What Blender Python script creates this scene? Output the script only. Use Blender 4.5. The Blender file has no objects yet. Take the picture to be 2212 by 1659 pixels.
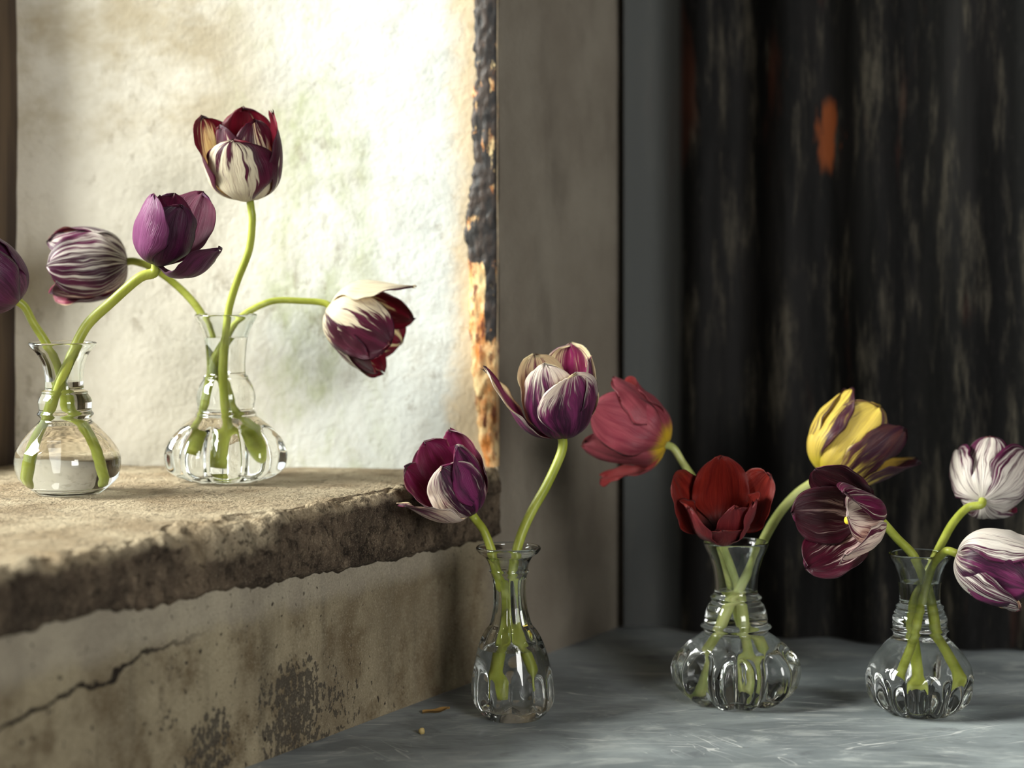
import bpy, math, random
import numpy as np
from mathutils import Vector, Matrix, noise

# ------------------------------------------------------------------ camera, light, exposure
F, CX, HOR = 4500.0, 1106.0, 520.0          # focal length and horizon in pixels of the 2212 x 1659 frame
HC = 0.343                                  # camera height above the table
sc = bpy.context.scene
col = sc.collection

cam_d = bpy.data.cameras.new('camera')
cam = bpy.data.objects.new('camera', cam_d)
col.objects.link(cam)
cam.location = (0, 0, HC)
cam.rotation_euler = (math.pi / 2, 0, 0)
cam_d.sensor_width = 36.0
cam_d.lens = F / 2212 * 36
cam_d.shift_y = -(829.5 - HOR) / 2212
cam_d.clip_start = 0.02
cam_d.clip_end = 60
cam_d.dof.use_dof = True
cam_d.dof.focus_distance = 1.47
cam_d.dof.aperture_fstop = 4.0
sc.camera = cam

world = bpy.data.worlds.new('overcast_sky')
sc.world = world
world.use_nodes = True
world.node_tree.nodes['Background'].inputs[0].default_value = (0.92, 0.96, 1.0, 1)
world.node_tree.nodes['Background'].inputs[1].default_value = 1.6

sc.view_settings.view_transform = 'Standard'
sc.view_settings.look = 'None'
sc.view_settings.exposure = 0.18
sc.view_settings.gamma = 1.0
sc.view_settings.use_curve_mapping = False
cy = sc.cycles
cy.use_denoising = True
cy.max_bounces = 16
cy.transmission_bounces = 16
cy.transparent_max_bounces = 16
cy.glossy_bounces = 6
cy.diffuse_bounces = 4
cy.sample_clamp_indirect = 6.0
cy.blur_glossy = 0.5


def P(x, y, Z):
    """pixel of the photograph at depth Z -> world point"""
    return Vector(((x - CX) / F * Z, Z, HC - (y - HOR) / F * Z))


C = Vector((-0.0132, 1.652, 0))             # arris where the splayed window reveal meets the room side of the wall
D = Vector((0.477, 0.879, 0)).normalized() # along the wall, away from the camera
O = Vector((-D.y, D.x, 0))                  # into the wall, towards the window
M_WALL = Matrix.Translation(C) @ Matrix(((D.x, O.x, 0, 0), (D.y, O.y, 0, 0), (0, 0, 1, 0), (0, 0, 0, 1)))
E = Vector((-0.9955, 0.0944, 0)).normalized() # along the reveal, from the arris to the window
EN = Vector((-E.y, E.x, 0))
M_REV = Matrix.Translation(C) @ Matrix(((E.x, EN.x, 0, 0), (E.y, EN.y, 0, 0), (0, 0, 1, 0), (0, 0, 0, 1)))
SILL_Z = 0.162


def area(name, loc, target, size, size_y, energy, color):
    d = bpy.data.lights.new(name, 'AREA')
    d.shape = 'RECTANGLE'
    d.size, d.size_y, d.energy, d.color = size, size_y, energy, color
    o = bpy.data.objects.new(name, d)
    col.objects.link(o)
    o.location = loc
    o.rotation_euler = (Vector(target) - Vector(loc)).to_track_quat('-Z', 'Y').to_euler()
    return o


area('daylight_outside_window', M_WALL @ Vector((-1.35, 1.75, 1.55)), M_WALL @ Vector((-0.05, 0.05, 0.25)), 1.5, 1.3, 380, (1.0, 0.985, 0.95))
area('daylight_from_doorway', (1.55, -2.05, 1.15), (0.05, 1.5, 0.1), 1.1, 1.5, 88, (1.0, 0.985, 0.955))


# ------------------------------------------------------------------ node helper
class G:
    def __init__(s, name):
        s.m = bpy.data.materials.new(name)
        s.m.use_nodes = True
        s.t = s.m.node_tree
        s.t.nodes.clear()
        s.out = s.t.nodes.new('ShaderNodeOutputMaterial')

    def put(s, sock, v):
        if isinstance(v, bpy.types.NodeSocket):
            s.t.links.new(v, sock)
        elif v is not None:
            if hasattr(sock.default_value, '__len__') and not hasattr(v, '__len__'):
                v = [v] * len(sock.default_value)
            if hasattr(v, '__len__') and len(sock.default_value) == 4 and len(v) == 3:
                v = (*v, 1)
            sock.default_value = v

    def node(s, ty, out=0, props=None, **inp):
        n = s.t.nodes.new(ty)
        for k, v in (props or {}).items():
            setattr(n, k, v)
        for k, v in inp.items():
            key = int(k[1:]) if k[0] == 'i' and k[1:].isdigit() else k.replace('_', ' ')
            s.put(n.inputs[key], v)
        return n.outputs[out]

    def coord(s, which='Object'):
        return s.node('ShaderNodeTexCoord', which)

    def map(s, v, scale=(1, 1, 1), loc=(0, 0, 0), rot=(0, 0, 0)):
        return s.node('ShaderNodeMapping', 0, None, Vector=v, Scale=scale, Location=loc, Rotation=rot)

    def noise(s, v, scale=5, detail=4, rough=0.55, dist=0.0, out=0):
        return s.node('ShaderNodeTexNoise', out, None, Vector=v, Scale=scale, Detail=detail, Roughness=rough, Distortion=dist)

    def math(s, op, a, b=0.0, c=None, clamp=False):
        return s.node('ShaderNodeMath', 0, {'operation': op, 'use_clamp': clamp}, i0=a, i1=b, i2=c)

    def step(s, v, lo, hi, a=0.0, b=1.0, kind='SMOOTHSTEP'):
        return s.node('ShaderNodeMapRange', 0, {'interpolation_type': kind}, i0=v, i1=lo, i2=hi, i3=a, i4=b)

    def mix(s, f, a, b, mode='MIX'):
        n = s.t.nodes.new('ShaderNodeMix')
        n.data_type = 'RGBA'
        n.blend_type = mode
        s.put(n.inputs[0], f)
        s.put(n.inputs[6], a)
        s.put(n.inputs[7], b)
        return n.outputs[2]

    def sep(s, v):
        n = s.t.nodes.new('ShaderNodeSeparateXYZ')
        s.put(n.inputs[0], v)
        return n.outputs

    def comb(s, x, y, z):
        return s.node('ShaderNodeCombineXYZ', 0, None, i0=x, i1=y, i2=z)

    def bump(s, h, strength=0.5, dist=0.002, normal=None):
        return s.node('ShaderNodeBump', 0, None, Strength=strength, Distance=dist, Height=h, Normal=normal)

    def done(s, shader):
        s.t.links.new(shader, s.out.inputs[0])
        return s.m

    def bsdf(s, **k):
        return s.node('ShaderNodeBsdfPrincipled', 0, None, **k)


def srgb(r, g, b):
    f = lambda c: (c / 255) / 12.92 if c <= 10 else (((c / 255) + 0.055) / 1.055) ** 2.4
    return (f(r), f(g), f(b), 1)


# ------------------------------------------------------------------ mesh helpers
def mesh_obj(name, verts, faces, mats, parent=None, mw=None, smooth=True, fmat=None):
    me = bpy.data.meshes.new(name)
    me.from_pydata([tuple(v) for v in verts], [], faces)
    for m in (mats if isinstance(mats, (list, tuple)) else [mats]):
        me.materials.append(m)
    if fmat is not None:
        me.polygons.foreach_set('material_index', fmat)
    me.polygons.foreach_set('use_smooth', [smooth] * len(me.polygons))
    me.update()
    o = bpy.data.objects.new(name, me)
    col.objects.link(o)
    if parent is not None:
        o.parent = parent
    if mw is not None:
        o.matrix_world = mw
    return o


def tag(o, label=None, cat=None, group=None, kind=None):
    for k, v in (('label', label), ('category', cat), ('group', group), ('kind', kind)):
        if v:
            o[k] = v
    return o


def empty(name, loc):
    o = bpy.data.objects.new(name, None)
    col.objects.link(o)
    o.location = loc
    o.empty_display_size = 0.01
    return o


def grid_faces(nu, nv, wrap=False, base=0):
    f = []
    for i in range(nu - 1):
        for j in range(nv if wrap else nv - 1):
            k = (j + 1) % nv
            f.append((base + i * nv + j, base + i * nv + k, base + (i + 1) * nv + k, base + (i + 1) * nv + j))
    return f


def box(x0, x1, y0, y1, z0, z1):
    v = [(x, y, z) for x in (x0, x1) for y in (y0, y1) for z in (z0, z1)]
    f = [(0, 1, 3, 2), (4, 6, 7, 5), (0, 4, 5, 1), (2, 3, 7, 6), (0, 2, 6, 4), (1, 5, 7, 3)]
    return v, f


def sm(a, b, x):
    t = min(1, max(0, (x - a) / (b - a)))
    return t * t * (3 - 2 * t)


def fbm(v, octaves=4, H=0.9):
    return noise.fractal(v, H, 2.1, octaves)


# ------------------------------------------------------------------ setting materials
def mat_plaster_wall():
    """old limewashed render under the sill and beyond the window: fawn, stained, flecked where paint has flaked"""
    g = G('old_render')
    p = g.coord()
    x, y, z = g.sep(p)
    big = g.noise(p, 7, 5, 0.6)
    mid = g.noise(p, 26, 6, 0.65)
    fine = g.noise(p, 220, 4, 0.6)
    c = g.mix(g.step(big, 0.35, 0.65), srgb(112, 101, 81), srgb(144, 133, 108))
    c = g.mix(g.step(mid, 0.42, 0.68), c, srgb(98, 85, 64))
    # drips
    drip = g.noise(g.map(p, (30, 30, 3)), 1, 4, 0.6)
    c = g.mix(g.math('MULTIPLY', g.step(drip, 0.52, 0.72), 0.5), c, srgb(74, 66, 52))
    # brown stains with their own outline
    st = g.noise(g.map(p, (9, 9, 6), (3.1, 0, 1.7)), 1, 6, 0.7)
    c = g.mix(g.math('MULTIPLY', g.step(st, 0.60, 0.68), 0.75), c, srgb(62, 50, 36))
    # pale lime band under the sill
    band = g.math('ADD', z, g.math('MULTIPLY', g.math('SUBTRACT', mid, 0.5), 0.03))
    lime = g.math('MULTIPLY', g.step(band, 0.088, 0.104), g.step(x, -0.12, -0.02, 1, 0))
    c = g.mix(g.math('MULTIPLY', lime, 0.45), c, srgb(160, 153, 138))
    # grey flecks, thickest in a belt low on the wall
    vor = g.node('ShaderNodeTexNoise', 0, None, Vector=g.map(p, (170, 170, 120)), Scale=1.5, Detail=3, Roughness=0.55)
    zone = g.noise(g.map(p, (11, 11, 14), (0.4, 0, 0.2)), 1, 3, 0.6)
    belt = g.math('MULTIPLY', g.step(z, 0.10, 0.045), g.step(x, -0.56, -0.44))
    belt = g.math('MULTIPLY', belt, g.step(x, -0.06, -0.26))
    thr = g.math('SUBTRACT', 0.98, g.math('MULTIPLY', g.math('MULTIPLY', belt, g.step(zone, 0.25, 0.66)), 0.57))
    fl = g.step(g.math('SUBTRACT', vor, thr), 0.0, 0.02)
    c = g.mix(g.math('MULTIPLY', fl, 0.85), c, srgb(60, 55, 48))
    gr2 = g.noise(p, 700, 3, 0.65)
    c = g.mix(g.step(gr2, 0.52, 0.68, 0, 0.5), c, g.mix(0.5, c, srgb(36, 30, 22)))
    c = g.mix(g.step(gr2, 0.46, 0.34, 0, 0.4), c, g.mix(0.4, c, srgb(200, 192, 170)))
    sp2 = g.noise(g.map(p, (240, 240, 170), (3, 1, 2)), 1, 2, 0.5)
    c = g.mix(g.math('MULTIPLY', g.step(sp2, 0.66, 0.70), g.step(big, 0.4, 0.55)), c, srgb(50, 44, 36))
    # hair cracks
    w = g.node('ShaderNodeVectorMath', 0, {'operation': 'ADD'}, i0=p, i1=g.node('ShaderNodeVectorMath', 0, {'operation': 'SCALE'}, i0=g.noise(p, 30, 4, 0.6, out=1), Scale=0.03))
    wx, wy, wz = g.sep(w)
    line = g.math('ABSOLUTE', g.math('SUBTRACT', g.math('ADD', wz, g.math('MULTIPLY', wx, -0.113)), 0.152))
    crack = g.math('MULTIPLY', g.step(line, 0.0006, 0.0016, 1, 0), g.step(x, -0.36, -0.46))
    c = g.mix(crack, c, srgb(34, 28, 22))
    # the wall beyond the window is grey-brown and mottled, with shade also put into its colour
    far = g.step(g.math('ADD', x, g.math('MULTIPLY', g.math('SUBTRACT', mid, 0.5), 0.03)), -0.03, 0.012)
    mottle = g.noise(g.map(p, (14, 14, 5), (7, 0, 2.2)), 1, 5, 0.6)
    fc = g.mix(g.step(big, 0.35, 0.7), srgb(112, 104, 92), srgb(127, 120, 107))
    fc = g.mix(g.math('MULTIPLY', g.step(mottle, 0.48, 0.68), 0.45), fc, srgb(78, 70, 62))
    c = g.mix(far, c, fc)
    h = g.math('ADD', g.math('MULTIPLY', mid, 0.8), g.math('MULTIPLY', fine, 0.35))
    h = g.math('SUBTRACT', h, g.math('ADD', g.math('MULTIPLY', fl, 0.35), g.math('MULTIPLY', crack, 1.2)))
    return g.done(g.bsdf(Base_Color=c, Roughness=0.9, Specular_IOR_Level=0.2, Normal=g.bump(h, 0.8, 0.003)))


def mat_reveal():
    """limewashed reveal: white towards the room, cream and tan towards the window, green algae low down"""
    g = G('limewash')
    p = g.coord()
    x, y, z = g.sep(p)
    big = g.noise(p, 6, 5, 0.6)
    mid = g.noise(p, 22, 6, 0.68)
    fine = g.noise(p, 150, 4, 0.65)
    edge = g.math('ADD', x, g.math('MULTIPLY', g.math('SUBTRACT', big, 0.5), 0.22))
    c = g.mix(g.step(edge, 0.10, 0.24), srgb(207, 211, 205), srgb(196, 191, 177))
    c = g.mix(g.math('MULTIPLY', g.step(mid, 0.45, 0.7), 0.45), c, srgb(172, 166, 150))
    tan = g.noise(g.map(p, (5, 5, 8), (1.3, 0, 3.1)), 1, 5, 0.7)
    tz = g.math('MULTIPLY', g.step(z, 0.38, 0.46), g.step(x, 0.16, 0.24))
    c = g.mix(g.math('MULTIPLY', g.math('MULTIPLY', g.step(tan, 0.42, 0.62), tz), 0.7), c, srgb(150, 136, 106))
    gr = g.noise(g.map(p, (16, 16, 8), (2.0, 0, 0.3)), 1, 5, 0.7)
    gz = g.math('MULTIPLY', g.step(x, 0.07, 0.12), g.step(x, 0.24, 0.16))
    c = g.mix(g.math('MULTIPLY', g.math('MULTIPLY', g.step(gr, 0.46, 0.68), gz), 0.65), c, srgb(150, 158, 108))
    pit = g.noise(g.map(p, (60, 60, 44)), 1, 4, 0.7)
    pz = g.noise(p, 9, 3, 0.5)
    c = g.mix(g.math('MULTIPLY', g.math('MULTIPLY', g.step(pit, 0.52, 0.66), g.step(pz, 0.42, 0.6)), 0.5), c, srgb(134, 124, 106))
    # rusty bleed beside the arris
    bl = g.math('ADD', x, g.math('MULTIPLY', g.math('SUBTRACT', mid, 0.5), 0.05))
    c = g.mix(g.math('MULTIPLY', g.step(bl, 0.045, 0.02), 0.55), c, srgb(214, 176, 110))
    h = g.math('ADD', mid, g.math('MULTIPLY', fine, 0.4))
    return g.done(g.bsdf(Base_Color=c, Roughness=0.92, Specular_IOR_Level=0.15, Normal=g.bump(h, 0.7, 0.003)))


def mat_stone():
    """weathered sandstone sill: pale worn top, grimy front"""
    g = G('worn_sandstone')
    p = g.coord()
    x, y, z = g.sep(p)
    big = g.noise(p, 14, 5, 0.6)
    mid = g.noise(p, 60, 6, 0.7)
    fine = g.noise(p, 420, 3, 0.6)
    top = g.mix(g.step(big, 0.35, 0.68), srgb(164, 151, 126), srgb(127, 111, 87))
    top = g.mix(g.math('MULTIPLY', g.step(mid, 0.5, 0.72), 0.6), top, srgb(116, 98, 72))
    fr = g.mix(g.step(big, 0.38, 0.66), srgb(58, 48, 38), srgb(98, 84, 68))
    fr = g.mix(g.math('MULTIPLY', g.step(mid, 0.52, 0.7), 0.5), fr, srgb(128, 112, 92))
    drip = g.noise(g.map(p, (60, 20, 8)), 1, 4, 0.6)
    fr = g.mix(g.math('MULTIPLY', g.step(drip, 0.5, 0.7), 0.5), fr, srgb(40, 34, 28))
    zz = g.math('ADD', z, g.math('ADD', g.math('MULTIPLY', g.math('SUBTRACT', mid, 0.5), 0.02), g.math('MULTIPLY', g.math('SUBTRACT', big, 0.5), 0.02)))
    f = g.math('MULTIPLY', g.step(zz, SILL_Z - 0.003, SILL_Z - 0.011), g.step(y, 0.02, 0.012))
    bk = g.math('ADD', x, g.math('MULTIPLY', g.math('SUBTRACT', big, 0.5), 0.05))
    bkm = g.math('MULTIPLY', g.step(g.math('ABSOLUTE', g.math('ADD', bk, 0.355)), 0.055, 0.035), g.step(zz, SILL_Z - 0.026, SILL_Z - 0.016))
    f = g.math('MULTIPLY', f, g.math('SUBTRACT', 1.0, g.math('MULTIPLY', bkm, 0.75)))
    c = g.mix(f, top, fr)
    grit = g.noise(p, 900, 2, 0.6)
    c = g.mix(g.step(grit, 0.54, 0.66, 0, 0.45), c, g.mix(0.55, c, srgb(30, 24, 18)))
    c = g.mix(g.step(grit, 0.44, 0.34, 0, 0.35), c, g.mix(0.5, c, srgb(190, 176, 150)))
    pits = g.noise(g.map(p, (150, 240, 150)), 1, 5, 0.7)
    c = g.mix(g.step(pits, 0.58, 0.66, 0, 0.6), c, g.mix(0.6, c, srgb(46, 36, 24)))
    h = g.math('ADD', mid, g.math('MULTIPLY', fine, 0.6))
    h = g.math('SUBTRACT', h, g.math('MULTIPLY', g.step(pits, 0.56, 0.66), 0.8))
    return g.done(g.bsdf(Base_Color=c, Roughness=0.88, Specular_IOR_Level=0.2, Normal=g.bump(h, 0.9, 0.004)))


def mat_arris():
    """crumbling tarred edge: black scabs over ochre, rust and cream"""
    g = G('tarred_edge')
    p = g.coord()
    x, y, z = g.sep(p)
    n = g.noise(g.map(p, (110, 110, 38)), 1, 5, 0.65)
    n2 = g.noise(g.map(p, (60, 60, 24), (5, 0, 2)), 1, 5, 0.65)
    n3 = g.noise(g.map(p, (160, 160, 70), (1, 0, 7)), 1, 4, 0.6)
    c = g.mix(g.step(n2, 0.38, 0.62), srgb(230, 205, 150), srgb(196, 118, 44))
    c = g.mix(g.step(n3, 0.5, 0.66), c, srgb(110, 52, 22))
    # tar: nearly everywhere above, only along the outer edge lower down
    low = g.step(z, 0.335, 0.315)
    lower = g.step(z, 0.27, 0.25)
    bias = g.math('SUBTRACT', 0.16, g.math('MULTIPLY', low, g.step(x, 0.006, 0.011, 0.0, 0.42)))
    bias = g.math('SUBTRACT', bias, g.math('MULTIPLY', lower, 0.30))
    mk = g.step(g.math('ADD', n, bias), 0.52, 0.58)
    tar = g.mix(g.step(n3, 0.4, 0.65), srgb(22, 19, 17), srgb(58, 46, 38))
    c = g.mix(mk, c, tar)
    return g.done(g.bsdf(Base_Color=c, Roughness=0.6, Normal=g.bump(g.math('ADD', n, n3), 0.8, 0.002)))


def mat_table():
    """dark zinc top, clouded and finely scratched"""
    g = G('zinc_top')
    p = g.coord()
    a = g.noise(g.map(p, (5, 9, 5)), 1, 6, 0.65, 0.6)
    b = g.noise(g.map(p, (16, 38, 16), rot=(0, 0, 0.25)), 1, 6, 0.7, 0.8)
    f = g.noise(p, 300, 3, 0.6)
    c = g.mix(g.step(a, 0.36, 0.66), srgb(112, 119, 121), srgb(152, 160, 161))
    c = g.mix(g.math('MULTIPLY', g.step(b, 0.5, 0.72), 0.6), c, srgb(190, 195, 192))
    c = g.mix(g.math('MULTIPLY', g.step(b, 0.46, 0.3), 0.55), c, srgb(86, 90, 94))
    scr = None
    for i, (rot, sx, sy, d, lo) in enumerate(((0.35, 3, 46, 1.5, 0.004), (-0.5, 4, 60, 1.2, 0.004), (1.1, 5, 40, 2.2, 0.004), (0.05, 2.2, 75, 0.8, 0.005))):
        q = g.map(p, (1, 1, 1), (i * 3.3, i * 1.7, 0), (0, 0, rot))
        n = g.noise(g.map(q, (sx, sy, 1)), 1, 1.0, 0.4, d)
        ln = g.step(g.math('ABSOLUTE', g.math('SUBTRACT', n, 0.5)), lo * 0.6, lo * 1.6, 1, 0)
        mk = g.step(g.noise(g.map(q, (9, 14, 1), (4, i * 2.0, 0)), 1, 2, 0.5), 0.55, 0.64)
        ln = g.math('MULTIPLY', ln, mk)
        scr = ln if scr is None else g.math('MAXIMUM', scr, ln)
    c = g.mix(g.math('MULTIPLY', scr, 0.55), c, srgb(224, 226, 222))
    r = g.step(a, 0.3, 0.7, 0.48, 0.62)
    h = g.math('ADD', b, g.math('MULTIPLY', f, 0.15))
    return g.done(g.bsdf(Base_Color=c, Metallic=0.0, Roughness=r, Specular_IOR_Level=0.35, Normal=g.bump(h, 0.12, 0.002)))


def mat_sheet():
    """corrugated iron: blackened, with worn zinc and rust running down the ridges"""
    g = G('old_corrugated_iron')
    p = g.coord()
    x, y, z = g.sep(p)
    a = g.noise(g.map(p, (22, 22, 2.2)), 1, 5, 0.65)
    b = g.noise(g.map(p, (60, 60, 9), (3, 0, 1)), 1, 6, 0.7)
    sp = g.noise(g.map(p, (190, 190, 90)), 1, 3, 0.65)
    c = g.mix(g.step(a, 0.42, 0.66), srgb(5, 5, 4), srgb(24, 23, 22))
    c = g.mix(g.math('MULTIPLY', g.step(b, 0.5, 0.72), 0.7), c, srgb(78, 73, 62))
    c = g.mix(g.math('MULTIPLY', g.step(sp, 0.55, 0.66), 0.5), c, srgb(22, 20, 19))
    ru = g.noise(g.map(p, (17, 17, 3.2), (9, 0, 4)), 1, 5, 0.6)
    c = g.mix(g.math('MULTIPLY', g.step(ru, 0.58, 0.7), 0.8), c, srgb(56, 28, 17))
    # one bright patch of fresh rust
    dx = g.math('DIVIDE', g.math('SUBTRACT', g.math('ADD', x, g.math('MULTIPLY', b, 0.05)), 0.203), 0.011)
    dz = g.math('DIVIDE', g.math('SUBTRACT', g.math('ADD', z, g.math('MULTIPLY', a, 0.08)), 0.475), 0.034)
    rr = g.math('ADD', g.math('MULTIPLY', dx, dx), g.math('MULTIPLY', dz, dz))
    c = g.mix(g.math('MULTIPLY', g.step(rr, 1.3, 0.4), 0.9), c, srgb(120, 62, 28))
    # the first pan nearest the wall is a lighter grey
    c = g.mix(g.math('MULTIPLY', g.step(g.math('ADD', x, g.math('MULTIPLY', a, 0.01)), 0.06, 0.05), 0.8), c, srgb(80, 82, 80))
    return g.done(g.bsdf(Base_Color=c, Metallic=0.15, Roughness=0.7, Specular_IOR_Level=0.15, Normal=g.bump(g.math('ADD', b, g.math('MULTIPLY', sp, 0.5)), 0.4, 0.002)))


def mat_wood(name, c0, c1, axis_scale=(60, 60, 4)):
    g = G(name)
    p = g.coord()
    n = g.noise(g.map(p, axis_scale), 1, 5, 0.6)
    c = g.mix(g.step(n, 0.35, 0.65), c0, c1)
    return g.done(g.bsdf(Base_Color=c, Roughness=0.7, Normal=g.bump(n, 0.4, 0.001)))


def mat_pane():
    g = G('window_pane')
    tr = g.node('ShaderNodeBsdfTransparent', 0, None, Color=(0.97, 0.985, 0.97, 1))
    gl = g.node('ShaderNodeBsdfGlossy', 0, None, Roughness=0.02)
    n = g.t.nodes.new('ShaderNodeMixShader')
    n.inputs[0].default_value = 0.05
    g.t.links.new(tr, n.inputs[1])
    g.t.links.new(gl, n.inputs[2])
    return g.done(n.outputs[0])


M_RENDER, M_LIME, M_STONE, M_ARRIS = mat_plaster_wall(), mat_reveal(), mat_stone(), mat_arris()
M_ZINC, M_IRON = mat_table(), mat_sheet()
M_FRAME = mat_wood('brown_window_paint', srgb(44, 32, 22), srgb(76, 61, 44))
M_LEG = mat_wood('dark_timber', srgb(52, 42, 34), srgb(80, 66, 52))
M_FLOOR = mat_wood('stone_floor', srgb(70, 66, 60), srgb(96, 90, 82), (4, 4, 4))
M_PANE = mat_pane()

# ------------------------------------------------------------------ setting: wall with the deep window
WT = 1.9          # top of the wall
OPEN_A0, OPEN_TOP, DEPTH = -1.0, 1.35, 0.379


def wall_grid(a0, a1, z0, z1, step, amp, seed=0.0):
    na, nz = max(2, int((a1 - a0) / step) + 1), max(2, int((z1 - z0) / step) + 1)
    vs = []
    for i in range(na):
        a = a0 + (a1 - a0) * i / (na - 1)
        for j in range(nz):
            z = z0 + (z1 - z0) * j / (nz - 1)
            d = amp * fbm(Vector((a * 9 + seed, z * 9, seed)), 4)
            vs.append((a, d, z))
    return vs, [f[::-1] for f in grid_faces(na, nz)]


wall = tag(empty('wall_left', C), 'thick old rendered wall with a deep window opening', None, None, 'structure')
wall.matrix_world = M_WALL


def wpart(name, v, f, m, label=None, smooth=True):
    o = mesh_obj(name, v, f, m, wall, None, smooth)
    if label:
        o['label'] = label
    return o


v, f = wall_grid(-1.25, 0.0, -0.03, 0.132, 0.006, 0.0016)
wpart('apron', v, f, M_RENDER, 'stained fawn render under the sill with grey flecks and hair cracks')
v, f = wall_grid(0.0, 0.30, -0.03, WT, 0.012, 0.0014)
wpart('pier', v, f, M_RENDER, 'grey brown wall with shade put into its colour between the window and the iron sheet')
v, f = wall_grid(-4.05, OPEN_A0, -0.8, WT, 0.05, 0.002)
wpart('near_pier', v, f, M_RENDER)
v, f = box(-1.25, 0.30, 0.0005, 0.03, -0.8, -0.03)
wpart('lower_wall', v, f, M_RENDER, None, False)
v, f = box(OPEN_A0, 0.0, 0.0, DEPTH, OPEN_TOP, WT)
wpart('lintel', v, f, M_RENDER, None, False)
v, f = box(OPEN_A0 - 0.05, OPEN_A0 + 0.05, 0.004, DEPTH, SILL_Z - 0.02, OPEN_TOP)
wpart('near_reveal', v, f, M_LIME, None, False)

# splayed reveal facing the camera
nu, nz = 90, 200
vs = []
for i in range(nu):
    x = -0.002 + 0.46 * i / (nu - 1)
    for j in range(nz):
        z = 0.148 + (OPEN_TOP - 0.148) * j / (nz - 1)
        q = Vector((x * 10, 3.3, z * 10))
        vs.append((x, 0.0016 * fbm(q, 4) + 0.002 * noise.noise(q * 0.4), z))
rev = mesh_obj('window_reveal', vs, grid_faces(nu, nz), M_LIME, wall)
rev.matrix_world = M_REV
rev['label'] = 'flaking cream and white limewash on the window reveal'

# crumbling tarred arris
edge_px = [(-300, 1020), (0, 1022), (60, 1021), (110, 1019), (150, 1026), (225, 1018), (260, 1016), (330, 1020), (400, 1016), (440, 1006),
           (480, 1004), (520, 1001), (560, 1012), (640, 1012), (720, 1014), (780, 1018), (860, 1024), (920, 1030), (980, 1040), (1015, 1052)]
nz, nw = 420, 14
vs = []
S = 1.652 / F
for i in range(nz):
    z = 0.164 + 0.62 * i / (nz - 1)
    y = HOR + (HC - z) / S
    wpx = 1070 - np.interp(y, [e[0] for e in edge_px], [e[1] for e in edge_px])
    w = wpx * S / 0.986 + 0.0022 * noise.noise(Vector((z * 90, 0, 0))) + 0.0012 * noise.noise(Vector((z * 300, 4, 0)))
    w = max(w, 0.003)
    for j in range(nw):
        t = j / (nw - 1)
        x = -0.0025 + (w + 0.0025) * t
        th = 0.0042 * math.sin(math.pi * min(1, 0.18 + 0.82 * t)) ** 0.5 + 0.0016 * noise.noise(Vector((x * 220, z * 120, 2)))
        if j == nw - 1:
            th = -0.003
        if j == 0:
            th = -0.006
        vs.append((x, th, z))
arr = mesh_obj('trim_1', vs, [f[::-1] for f in grid_faces(nz, nw)], M_ARRIS)
arr.matrix_world = M_REV
tag(arr, 'crumbling black and rusty orange edge of the window opening', None, None, 'structure')

# stone sill
na, nc = 620, 64
vs = []
rnd = random.Random(3)
for i in range(na):
    a = -1.05 + 1.048 * i / (na - 1)
    wear = 0.5 + 0.5 * noise.noise(Vector((a * 16, 0.3, 0)))
    chunk = math.exp(-((a + 0.385) / 0.022) ** 2) + 0.9 * math.exp(-((a + 0.325) / 0.020) ** 2)
    R = 0.005 + 0.007 * wear + 0.015 * chunk
    crk = a + 0.428
    for j in range(nc):
        if j < 30:                                        # top, from the window to the edge
            t = j / 29
            o = 0.43 + (R - 0.43) * (1 - (1 - t) ** 2.2)
            o = max(o, R)
            z, no = SILL_Z, (0, 0, 1)
        elif j < 44:                                      # worn arris
            an = (j - 30) / 13 * math.pi / 2
            o, z = R - R * math.sin(an), SILL_Z - R + R * math.cos(an)
            no = (0, -math.sin(an), math.cos(an))
        elif j < 60:                                      # front face
            t = (j - 44) / 15
            z0 = SILL_Z - R
            z1 = 0.113 + 0.012 * sm(-0.05, -0.55, a) + 0.004 * noise.noise(Vector((a * 30, 9, 0))) + 0.002 * noise.noise(Vector((a * 110, 5, 0)))
            o, z, no = 0.0, z0 + (z1 - z0) * t, (0, -1, 0)
        else:
            t = (j - 60) / 3
            o, z, no = 0.004 + 0.03 * t, z1 - 0.002, (0, 0, -1)
        q = Vector((a * 22, o * 22, z * 22))
        d = 0.0022 * fbm(q, 5) + 0.0012 * fbm(q * 5, 3)
        if j < 30:
            d = 0.0010 * fbm(q * 0.7, 4) + 0.0007 * fbm(q * 4, 4) - 0.0015 * sm(0.06, 0.0, o) * abs(fbm(q * 1.6, 4))
        if 30 <= j < 48:
            d += 0.0034 * fbm(q * 2.6, 5) - 0.0016 * abs(fbm(q * 1.1, 3))
        # crack that runs down the front face
        if j >= 34:
            cx_ = crk + 0.006 * noise.noise(Vector((z * 70, 1, 0))) + (SILL_Z - z) * 0.55
            d -= 0.004 * math.exp(-(cx_ / 0.0016) ** 2) - 0.0015 * sm(0.0, 0.004, cx_)
        b = -0.004 * (1 if o < 0.02 else 0) * sm(0.02, 0.0, o)
        vs.append((a, o + b + no[1] * d, z + no[2] * d))
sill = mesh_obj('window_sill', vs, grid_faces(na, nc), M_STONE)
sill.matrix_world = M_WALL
tag(sill, 'worn sandstone window sill with a grimy cracked front edge', None, None, 'structure')

# window: brown frame and panes at the back of the reveal
win = tag(empty('window_1', M_WALL @ Vector((-0.55, DEPTH, SILL_Z))), 'brown framed window at the back of the reveal', None, None, 'structure')
wa1 = E.dot(D) / E.dot(O) * (DEPTH - 0.02)                                # where the reveal meets the window


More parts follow.
